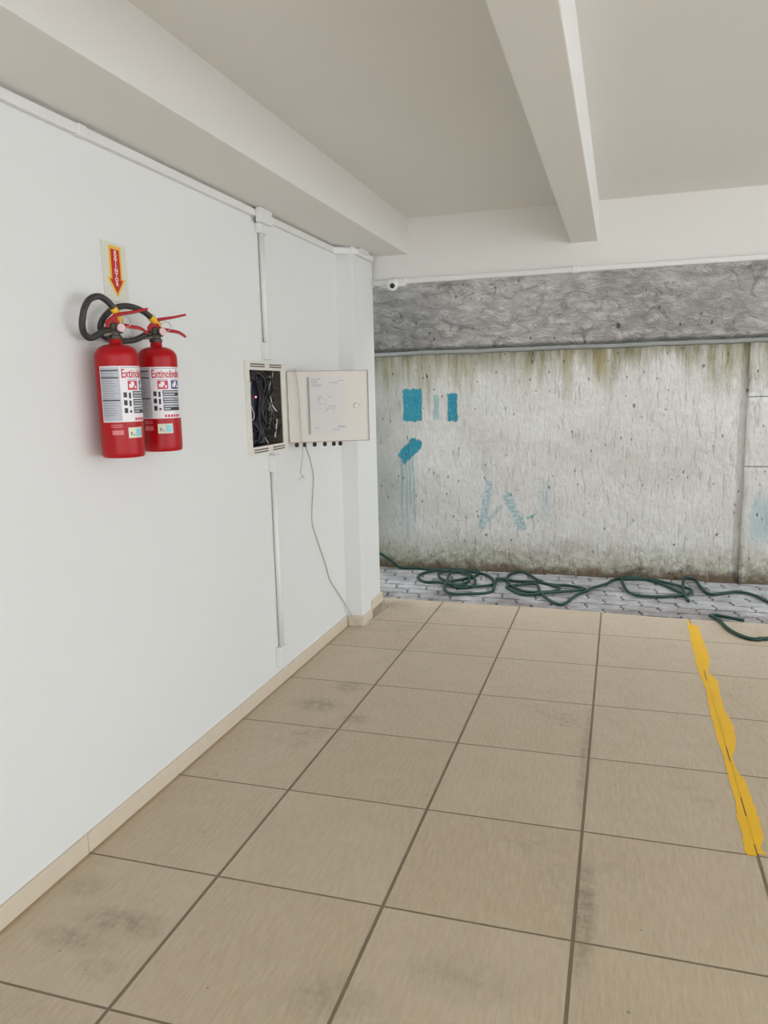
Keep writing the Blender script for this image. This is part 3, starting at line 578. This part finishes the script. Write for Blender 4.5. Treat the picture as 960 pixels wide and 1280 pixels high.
bm = bmesh.new(); lathe(bm, [(.0145, 0), (.0145, .004), (.0115, .006), (.010, .002)], 20, mat=Matrix.Translation((.334, -.002, 1.310)) @ Matrix.Rotation(math.pi/2, 4, 'X')); dpart('latch', bm, CREAM)
bm = bmesh.new(); tube(bm, [(.001, .002, DZ0+.01), (.001, .002, DZ1-.01)], .005, 10); dpart('hinge', bm, CREAM2)
for X in (.035, .072, .122, .172, .216, .248):
    bm = bmesh.new(); lathe(bm, [(.006, -.022), (.0095, -.018), (.0105, -.010), (.008, -.004), (.007, .002)], 12, mat=Matrix.Translation((X, .006, DZ0))); dpart('rubber_plug', bm, BLACK)

bm = bmesh.new()
for q in ((-.0005, .002, -.0052, -.003, DZ0-.0005, DZ1+.0005), (DL-.0025, DL+.0005, -.0052, -.003, DZ0-.0005, DZ1+.0005), (0, DL, -.0052, -.003, DZ0-.0008, DZ0+.0022), (0, DL, -.0052, -.003, DZ1-.0018, DZ1+.0008)): box(bm, *q)
dpart('edge_strip', bm, RUST, 'rusty brown rim of the door')
# device and cables inside the box
root2 = empty('modem', (-.08, 1.81, 1.16)); tag(root2, 'dark navy network device with a red light inside the wall box', 'modem')
bm = bmesh.new(); box(bm, -.070, -.012, 1.742, 1.900, 1.150, 1.468, .008); at(root2, 'case', bm, NAVY)
bm = bmesh.new(); lathe(bm, [(.0035, 0), (.0035, .003), (.001, .0045)], 10, mat=Matrix.Translation((-.0125, 1.827, 1.364)) @ Matrix.Rotation(math.pi/2, 4, 'Y')); at(root2, 'indicator_light', bm, LED)
bm = bmesh.new()
for k in range(7): box(bm, -.0125, -.0110, 1.77, 1.86, 1.19+.010*k, 1.194+.010*k)
at(root2, 'vent_grille', bm, BLACK)
for c, r, pts in CABLES:
    bm = bmesh.new(); tube(bm, spline(pts, 6), r, 8)
    o = link('cable', bm, CAB[c])
    lab = {'black': 'black cable bent into the open cream wall box', 'white': 'thin white cable bent into the open cream wall box', 'grey': 'grey cable bent into the open cream wall box',
           'brown': 'thin brown cable bent into the open cream wall box', 'blue': 'thin blue cable in front of the navy device in the wall box'}[c]
    tag(o, lab, 'cable', c+' cables in the wall box')
# loose cord draped over the door
bm = bmesh.new(); p = [Vector(q) for q in CORD_OVER]
nrm = Vector((T.y, -T.x, 0))
top = p[0]; pre = [top-nrm*.03+Vector((0, 0, -.05)), top-nrm*.02+Vector((0, 0, -.01))]
tube(bm, spline(pre+[top+Vector((0, 0, .003))]+[q+nrm*.006 for q in p[1:]], 6), .0028, 8)
cord = link('cord', bm, CORD); tag(cord, 'short off-white cord draped over the open box door with a frayed tip', 'cord')
bm = bmesh.new(); e = p[-1]+nrm*.006
for d in ((-.026, -.006, -.016), (.012, .004, -.012), (-.014, -.004, -.004), (.008, .003, .012)): tube(bm, [e, e+Vector(d)*.6+Vector((0, 0, -.003)), e+Vector(d)], .002, 6, r2=.001)
ft = link('frayed_tip', bm, CORD, cord)
# long cord down the wall, round the pillar foot
pts = [(.02, 2.30, 1.135)]+[(.005, y, z) for x, y, z in CORD_WALL[:8]]+[(.006, 2.72, .235), (.008, 2.79, .17), (.012, 2.83, .13), (.03, 2.848, .075), (.055, 2.847, .045), (.085, 2.846, .015), (.104, 2.848, .006), (.118, 2.87, .005)]
pts += [(.128, 2.93, .0045), (.133, 3.02, .0045), (.148, 3.14, .0045), (.152, 3.24, .0045), (.135, 3.305, .0045), (.108, 3.30, .03), (.098, 3.262, .08), (.085, 3.245, .12), (.07, 3.242, .14)]
bm = bmesh.new(); tube(bm, spline(pts, 8), .0032, 8)
tag(link('hanging_cord', bm, CORD), 'long grey-white cord hanging down the left wall and round the pillar foot', 'cord')

# ------------------------------------------------------------------ garden hose
def zwave(k): return .005*math.sin(k*.9)+.005
pts = [(-.5, 4.36, .16), (-.36, 4.375, .135), (-.27, 4.378, .106), (-.205, 4.376, .072), (-.127, 4.365, .022)]
cm = [(min(max(x, -9), 9), min(y, 4.375)) for x, y in HOSE_COIL]
pts += [(x, y, -.002+(zwave(k) if k > 2 else 0)) for k, (x, y) in enumerate(cm)]
bm = bmesh.new(); tube(bm, spline(pts, 7), .0105, 10)
tag(link('garden_hose', bm, HOSE), 'long dark green garden hose tangled in coils on the pavers by the back wall', 'hose')
a = HOSE_RUN_A; b = HOSE_RUN_B
pts = [(x, min(y, 4.37), -.001+.03*math.exp(-((k-3.5)/1.3)**2)) for k, (x, y) in enumerate(a)]
mid = [(2.82, 3.62, .004), (2.88, 3.40, .0115), (2.80, 3.18, .0115)]
pts += mid+[(x, y, .0112) for x, y in b[1:-2]]+[(b[-2][0], b[-2][1], .011), (b[-1][0], b[-1][1], .010)]
bm = bmesh.new(); tube(bm, spline(pts, 7), .0105, 10)
tag(link('hose_length', bm, HOSE), 'green hose end snaking off to the right from pavers onto the floor tiles', 'hose')

# ------------------------------------------------------------------ extinguisher sign
sy0, sy1, sz0, sz1 = .800, .922, 1.676, 1.856
root = empty('extinguisher_sign', (0, (sy0+sy1)/2, (sz0+sz1)/2)); tag(root, 'cream wall sign with red down arrow reading EXTINTOR above the extinguishers', 'sign')
bm = bmesh.new(); box(bm, .0005, .0035, sy0, sy1, sz0, sz1); at(root, 'plate', bm, SIGN_W)
cyy = (sy0+sy1)/2+.002
def arrow(w, hw, top, neck, tip): return [(cyy-w, top), (cyy-w, neck), (cyy-hw, neck), (cyy, tip), (cyy+hw, neck), (cyy+w, neck), (cyy+w, top)]
YZ = Matrix(((0, 0, 1, 0), (1, 0, 0, 0), (0, 1, 0, 0), (0, 0, 0, 1)))   # (y,z,offset) -> world
bm = bmesh.new(); prism(bm, arrow(.031, .047, 1.846, 1.748, 1.690), .0034, .0042, YZ); at(root, 'arrow_border', bm, SIGN_Y)
bm = bmesh.new(); prism(bm, arrow(.021, .033, 1.836, 1.744, 1.702), .0041, .0049, YZ); at(root, 'arrow', bm, SIGN_R)
zt = 1.826
for ch in 'EXTINTOR':
    me = text_mesh(ch, .0162, 1.3, .0008); bm = bmesh.new(); bm.from_mesh(me); bpy.data.meshes.remove(me)
    bmesh.ops.transform(bm, matrix=Matrix.Translation((.0052, cyy, zt)) @ YZ, verts=bm.verts)
    at(root, 'letter', bm, SIGN_T); zt -= .0137

# ------------------------------------------------------------------ fire extinguishers
R0 = .0635
def wrapm(bm, rad):
    for v in bm.verts:
        a = v.co.x/R0; off = v.co.z
        v.co = Vector(((rad+off)*math.cos(a), (rad+off)*math.sin(a), v.co.y))
def patch(bm, a0, a1, z0, z1, off, mi):
    n = max(1, int(abs(a1-a0)/4)); A = []
    for k in range(n+1):
        a = math.radians(a0+(a1-a0)*k/n)
        A.append([bm.verts.new(((R0+off)*math.cos(a), (R0+off)*math.sin(a), z)) for z in (z0, z1)])
    for p, q in zip(A, A[1:]):
        f = bm.faces.new((p[0], q[0], q[1], p[1])); f.material_index = mi; f.smooth = True
def wtext(bm, body, size, sx, a0, z, off, mi, bold=0):
    me = text_mesh(body, size, sx, bold, 'LEFT'); nf = len(bm.faces); nv = len(bm.verts)
    bm.from_mesh(me); bpy.data.meshes.remove(me); bm.verts.ensure_lookup_table(); bm.faces.ensure_lookup_table()
    for v in bm.verts[nv:]:
        a = math.radians(a0)+v.co.x/R0; v.co = Vector(((R0+off)*math.cos(a), (R0+off)*math.sin(a), z+v.co.y))
    for f in bm.faces[nf:]: f.material_index = mi
def extinguisher(loc, ta, la, hpath, label):
    """ta: angle of the label's text start, la: lever direction, in degrees"""
    o = empty('fire_extinguisher', loc)
    tag(o, label, 'fire extinguisher', 'fire extinguishers on the left wall')
    L = Vector(loc)
    bm = bmesh.new()
    pf = [(.050, 0), (.0585, .001), (.0615, .004), (.0625, .010), (R0, .018), (R0, .302)]
    pf += [(.019+(R0-.019)*math.cos(t), .302+.036*math.sin(t)) for t in [k*math.pi/2/10 for k in range(1, 11)]]
    pf += [(.018, .350), (.0175, .356)]
    lathe(bm, pf, 56); link('cylinder', bm, RED, o, smooth=True)
    bm = bmesh.new()
    z0, z1 = .108, .272
    patch(bm, ta-60, ta+112, z0, z1, .0004, 0)
    patch(bm, ta-58, ta-5, z0+.003, z1-.003, .0007, 1)
    for z in (.259, .238, .172): patch(bm, ta-57, ta-8, z-.0018, z+.0018, .001, 3)
    for k in range(18):
        z = .250-.0072*k
        if min(abs(z-q) for q in (.259, .238, .172)) > .004: patch(bm, ta-56, ta-12-(k*7 % 11), z-.0008, z+.0008, .001, 2)
    patch(bm, ta, ta+85, .2665, .268, .001, 2)
    wtext(bm, 'Extincêndio', .036, .62, ta-1, .249, .0011, 4, .0006)
    # pictograms
    for a, mi in ((ta+15, 4), (ta+55, 5)):
        patch(bm, a, a+30, .202, .229, .001, mi); patch(bm, a+4, a+16, .208, .219, .0013, 0); patch(bm, a+9, a+20, .214, .226, .0013, 0); patch(bm, a+21, a+26, .206, .214, .0013, 0)
        patch(bm, a, a+30, .2315, .233, .001, 2)
    # instruction rows
    for k, z in enumerate((.180, .157, .134)):
        patch(bm, ta+2, ta+11, z, z+.015, .001, 3); patch(bm, ta+16, ta+22, z-.003+.004*(k == 2), z+.014-.006*(k == 2), .001, 3)
        patch(bm, ta+28, ta+84, z-.001, z+.018, .001, 3); patch(bm, ta+30, ta+(82 if k == 1 else 66-18*(k == 2)), z+.002, z+.007, .0013, 1); patch(bm, ta+30, ta+82, z+.010, z+.015, .0013, 1)
    wtext(bm, '12.06.10.0', .014, .9, ta+28, .1165, .0011, 4, .0004) if False else None
    for k in range(6): patch(bm, ta+30+k*9, ta+36+k*9, .112, .120, .0011, 4)
    link('label', bm, [LBL_W, LBL_G, LBL_T, LBL_K, LBL_R, LBL_B], o)['label'] = 'white and grey printed instruction label'
    bm = bmesh.new(); patch(bm, ta+8, ta+52, .060, .091, .0006, 0); patch(bm, ta+30, ta+50, .064, .087, .001, 1); patch(bm, ta+14, ta+19, .068, .078, .001, 2); patch(bm, ta+22, ta+25, .066, .072, .001, 2)
    link('inspection_seal', bm, [LBL_S, LBL_C, LBL_T], o)['label'] = 'small cream and cyan inspection seal'
    bm = bmesh.new(); patch(bm, ta-34, ta-4, .070, .084, .0006, 0)
    for k in range(2): patch(bm, ta-36, ta-6, .092+.006*k, .0945+.006*k, .0006, 0)
    link('print_block', bm, LBL_P, o)
    # valve
    bm = bmesh.new(); lathe(bm, [(.0195, .352), (.0205, .356), (.0205, .362), (.0165, .364), (.0165, .371), (.0235, .3712), (.0235, .3745), (.0165, .376), (.0155, .384), (.0155, .398), (.010, .402)], 24)
    d = Vector((math.cos(math.radians(la)), math.sin(math.radians(la)), 0)); n = Vector((-d.y, d.x, 0))
    tube(bm, [-d*.004+Vector((0, 0, .378)), -d*.030+Vector((0, 0, .380))], .0105, 12)
    vb = link('valve_body', bm, BRASS, o)
    bm = bmesh.new()       # gauge facing the viewer side
    gdir = Vector((math.cos(math.radians(la-62)), math.sin(math.radians(la-62)), .05)).normalized()
    gm = Matrix.Translation(d*.008+gdir*.012+Vector((0, 0, .383))) @ gdir.to_track_quat('Z', 'Y').to_matrix().to_4x4()
    lathe(bm, [(.006, 0), (.006, .010), (.0125, .011), (.0130, .018), (.0118, .020)], 24, mat=gm)
    ga = link('gauge', bm, STEEL, o)
    bm = bmesh.new(); lathe(bm, [(.0116, .0195), (.0110, .0205)], 24, mat=gm); link('gauge_face', bm, GLASSY, ga)
    # levers: arched sheet strips
    def strip(name, prof, w0, w1, thick=.003):
        bm = bmesh.new(); pts = spline([Vector((p[0], 0, p[1])) for p in prof], 5); m = len(pts); R_ = []
        for k, p in enumerate(pts):
            t = (pts[min(k+1, m-1)]-pts[max(k-1, 0)]).normalized(); up = Vector((-t.z, 0, t.x)); w = w0+(w1-w0)*k/(m-1); th = thick*(1-.5*k/(m-1))
            c = d*p.x+Vector((0, 0, p.z)); u3 = d*up.x+Vector((0, 0, up.z))
            R_.append([bm.verts.new(c+n*w), bm.verts.new(c+u3*th+n*w*.8), bm.verts.new(c+u3*th-n*w*.8), bm.verts.new(c-n*w), bm.verts.new(c-u3*th*1.3-n*w*.96), bm.verts.new(c-u3*th*1.3+n*w*.96)])
        for A, B in zip(R_, R_[1:]):
            for k in range(6): bm.faces.new((A[k], A[(k+1) % 6], B[(k+1) % 6], B[k]))
        bm.faces.new(R_[0][::-1]); bm.faces.new(R_[-1]); return link(name, bm, RED_LEVER, o)
    strip('operating_lever', [(-.020, .398), (-.008, .412), (.010, .424), (.034, .429), (.065, .434), (.100, .442)], .012, .006, .0055)
    strip('carry_handle', [(.004, .400), (.025, .394), (.050, .390), (.076, .384), (.096, .370)], .011, .008, .006)
    bm = bmesh.new()      # red valve cheek block
    prism(bm, [(-.024, .388), (.012, .386), (.016, .402), (.004, .420), (-.010, .416), (-.024, .402)], -.010, .010, Matrix(((d.x, 0, n.x, 0), (d.y, 0, n.y, 0), (0, 1, 0, 0), (0, 0, 0, 1))))
    link('lever_bracket', bm, RED_LEVER, o)
    bm = bmesh.new()      # pull ring
    c0 = d*.030+gdir*.010+Vector((0, 0, .402)); ring = [c0+(d*math.cos(t)+Vector((0, 0, 1))*math.sin(t))*.015 for t in [k*math.pi/10 for k in range(20)]]
    tube(bm, ring+[ring[0]], .0013, 6); link('pull_ring', bm, STEEL, o)
    # hose
    hp = [-d*.026+Vector((0, 0, .380))]+[Vector(p)-L for p in hpath]
    bm = bmesh.new(); sp = spline(hp, 8); tube(bm, sp, .0095, 12); h = link('hose', bm, RUBBER, o)
    e = sp[-1]; t = (sp[-1]-sp[-4]).normalized()
    bm = bmesh.new(); cl = [q for q in sp[len(sp)//2:] if (q-e).length < .046]; tube(bm, cl, .0113, 12); tube(bm, [e-t*.004, e+t*.016], .0085, 12, r2=.006); link('hose_clip', bm, YELLOW, h)
    # wall hook
    b = empty('wall_bracket', (0, loc[1], loc[2]+.37)); 
    bm = bmesh.new(); box(bm, 0, .003, -.018, .018, -.03, .045, .001, seg=1); link('plate', bm, PVC, b)
    bm = bmesh.new()
    tube(bm, spline([(.002, -.02, .002), (.03, -.0205, -.002), (.07, -.0205, -.002), (.086, -.0200, -.002)], 4), .003, 8)
    tube(bm, spline([(.002, .02, .002), (.03, .0205, -.002), (.07, .0205, -.002), (.086, .0200, -.002)], 4), .003, 8)
    link('hook', bm, STEEL, b)
    return o, b
AX = .084
e1, b1 = extinguisher((AX, .722, 1.196), -46, 30, [(.045, .665, 1.552), (.04, .642, 1.560), (.045, .627, 1.580), (.05, .625, 1.605), (.055, .632, 1.635), (.06, .652, 1.660), (.068, .680, 1.670), (.075, .704, 1.662), (.082, .724, 1.643), (.088, .737, 1.620), (.09, .744, 1.600)],
                      'nearer red fire extinguisher on the white wall, left of the pair')
e2, b2 = extinguisher((AX, .935, 1.198), -76, 36, [(.045, .880, 1.558), (.03, .835, 1.552), (.026, .790, 1.553), (.024, .752, 1.562), (.026, .735, 1.585), (.032, .740, 1.610), (.042, .760, 1.634), (.050, .790, 1.650), (.058, .826, 1.657), (.068, .866, 1.653), (.078, .900, 1.640), (.085, .930, 1.620), (.09, .948, 1.603)],
                      'farther red fire extinguisher on the white wall, right of the pair')
tag(b1, 'steel wall hook behind the valve of the nearer red extinguisher', 'bracket', 'extinguisher wall hooks')
tag(b2, 'steel wall hook behind the valve of the farther red extinguisher', 'bracket', 'extinguisher wall hooks')

# ------------------------------------------------------------------ light and camera
w = bpy.data.worlds.new('overcast_sky'); C.world = w; w.use_nodes = True
nt = w.node_tree; bg = nt.nodes['Background']
tc = nt.nodes.new('ShaderNodeTexCoord'); sp = nt.nodes.new('ShaderNodeSeparateXYZ'); nt.links.new(tc.outputs['Generated'], sp.inputs[0])
rp = nt.nodes.new('ShaderNodeValToRGB'); nt.links.new(sp.outputs[2], rp.inputs[0])
rp.color_ramp.elements[0].color = (.82, .87, .94, 1); rp.color_ramp.elements[1].color = (.92, .98, 1.07, 1)
nt.links.new(rp.outputs[0], bg.inputs[0]); bg.inputs[1].default_value = SKY
def portal(loc, rot, sx, sy):
    l = bpy.data.lights.new('sky_portal', 'AREA'); l.shape = 'RECTANGLE'; l.size = sx; l.size_y = sy; l.cycles.is_portal = True
    o = bpy.data.objects.new('sky_portal', l); COL.objects.link(o); o.location = loc; o.rotation_euler = rot
portal((FX1+.05, -.8, 1.16), (0, math.pi/2, 0), 2.5, 8.4)
portal((FX1/2, YS-.05, 1.16), (math.pi/2, 0, 0), 5.2, 2.5)
portal((3.5, 3.95, 2.72), (0, 0, 0), 11.5, .98)
sl = bpy.data.lights.new('sun', 'SUN'); sl.energy = SUN; sl.angle = .03; sl.color = (1, 1, 1)
so = bpy.data.objects.new('sun', sl); COL.objects.link(so); so.location = (-5, -2, 14); so.rotation_euler = Vector((-.45, -.2, .87)).to_track_quat('Z', 'Y').to_euler()
cam = bpy.data.cameras.new('camera'); co = bpy.data.objects.new('camera', cam); COL.objects.link(co); C.camera = co
yaw, pitch, roll = -.30102682577956796, -.15697223552299513, -.024280276332217444
f = Vector((math.sin(yaw)*math.cos(pitch), math.cos(yaw)*math.cos(pitch), math.sin(pitch))); r = Vector((math.cos(yaw), -math.sin(yaw), 0)); u = r.cross(f)
r2 = r*math.cos(roll)+u*math.sin(roll); u2 = -r*math.sin(roll)+u*math.cos(roll)
M = Matrix((r2, u2, -f)).transposed().to_4x4(); M.translation = (1.53601349, -1.28256901, 1.37660885); co.matrix_world = M
cam.sensor_width = 36; cam.sensor_fit = 'AUTO'; cam.lens = 36*955.22/1280; cam.clip_start = .02
C.view_settings.view_transform = 'Standard'; C.view_settings.look = 'None'; C.view_settings.gamma = 1; C.view_settings.use_curve_mapping = False
C.view_settings.exposure = EXPO
C.cycles.max_bounces = 12; C.cycles.diffuse_bounces = 8
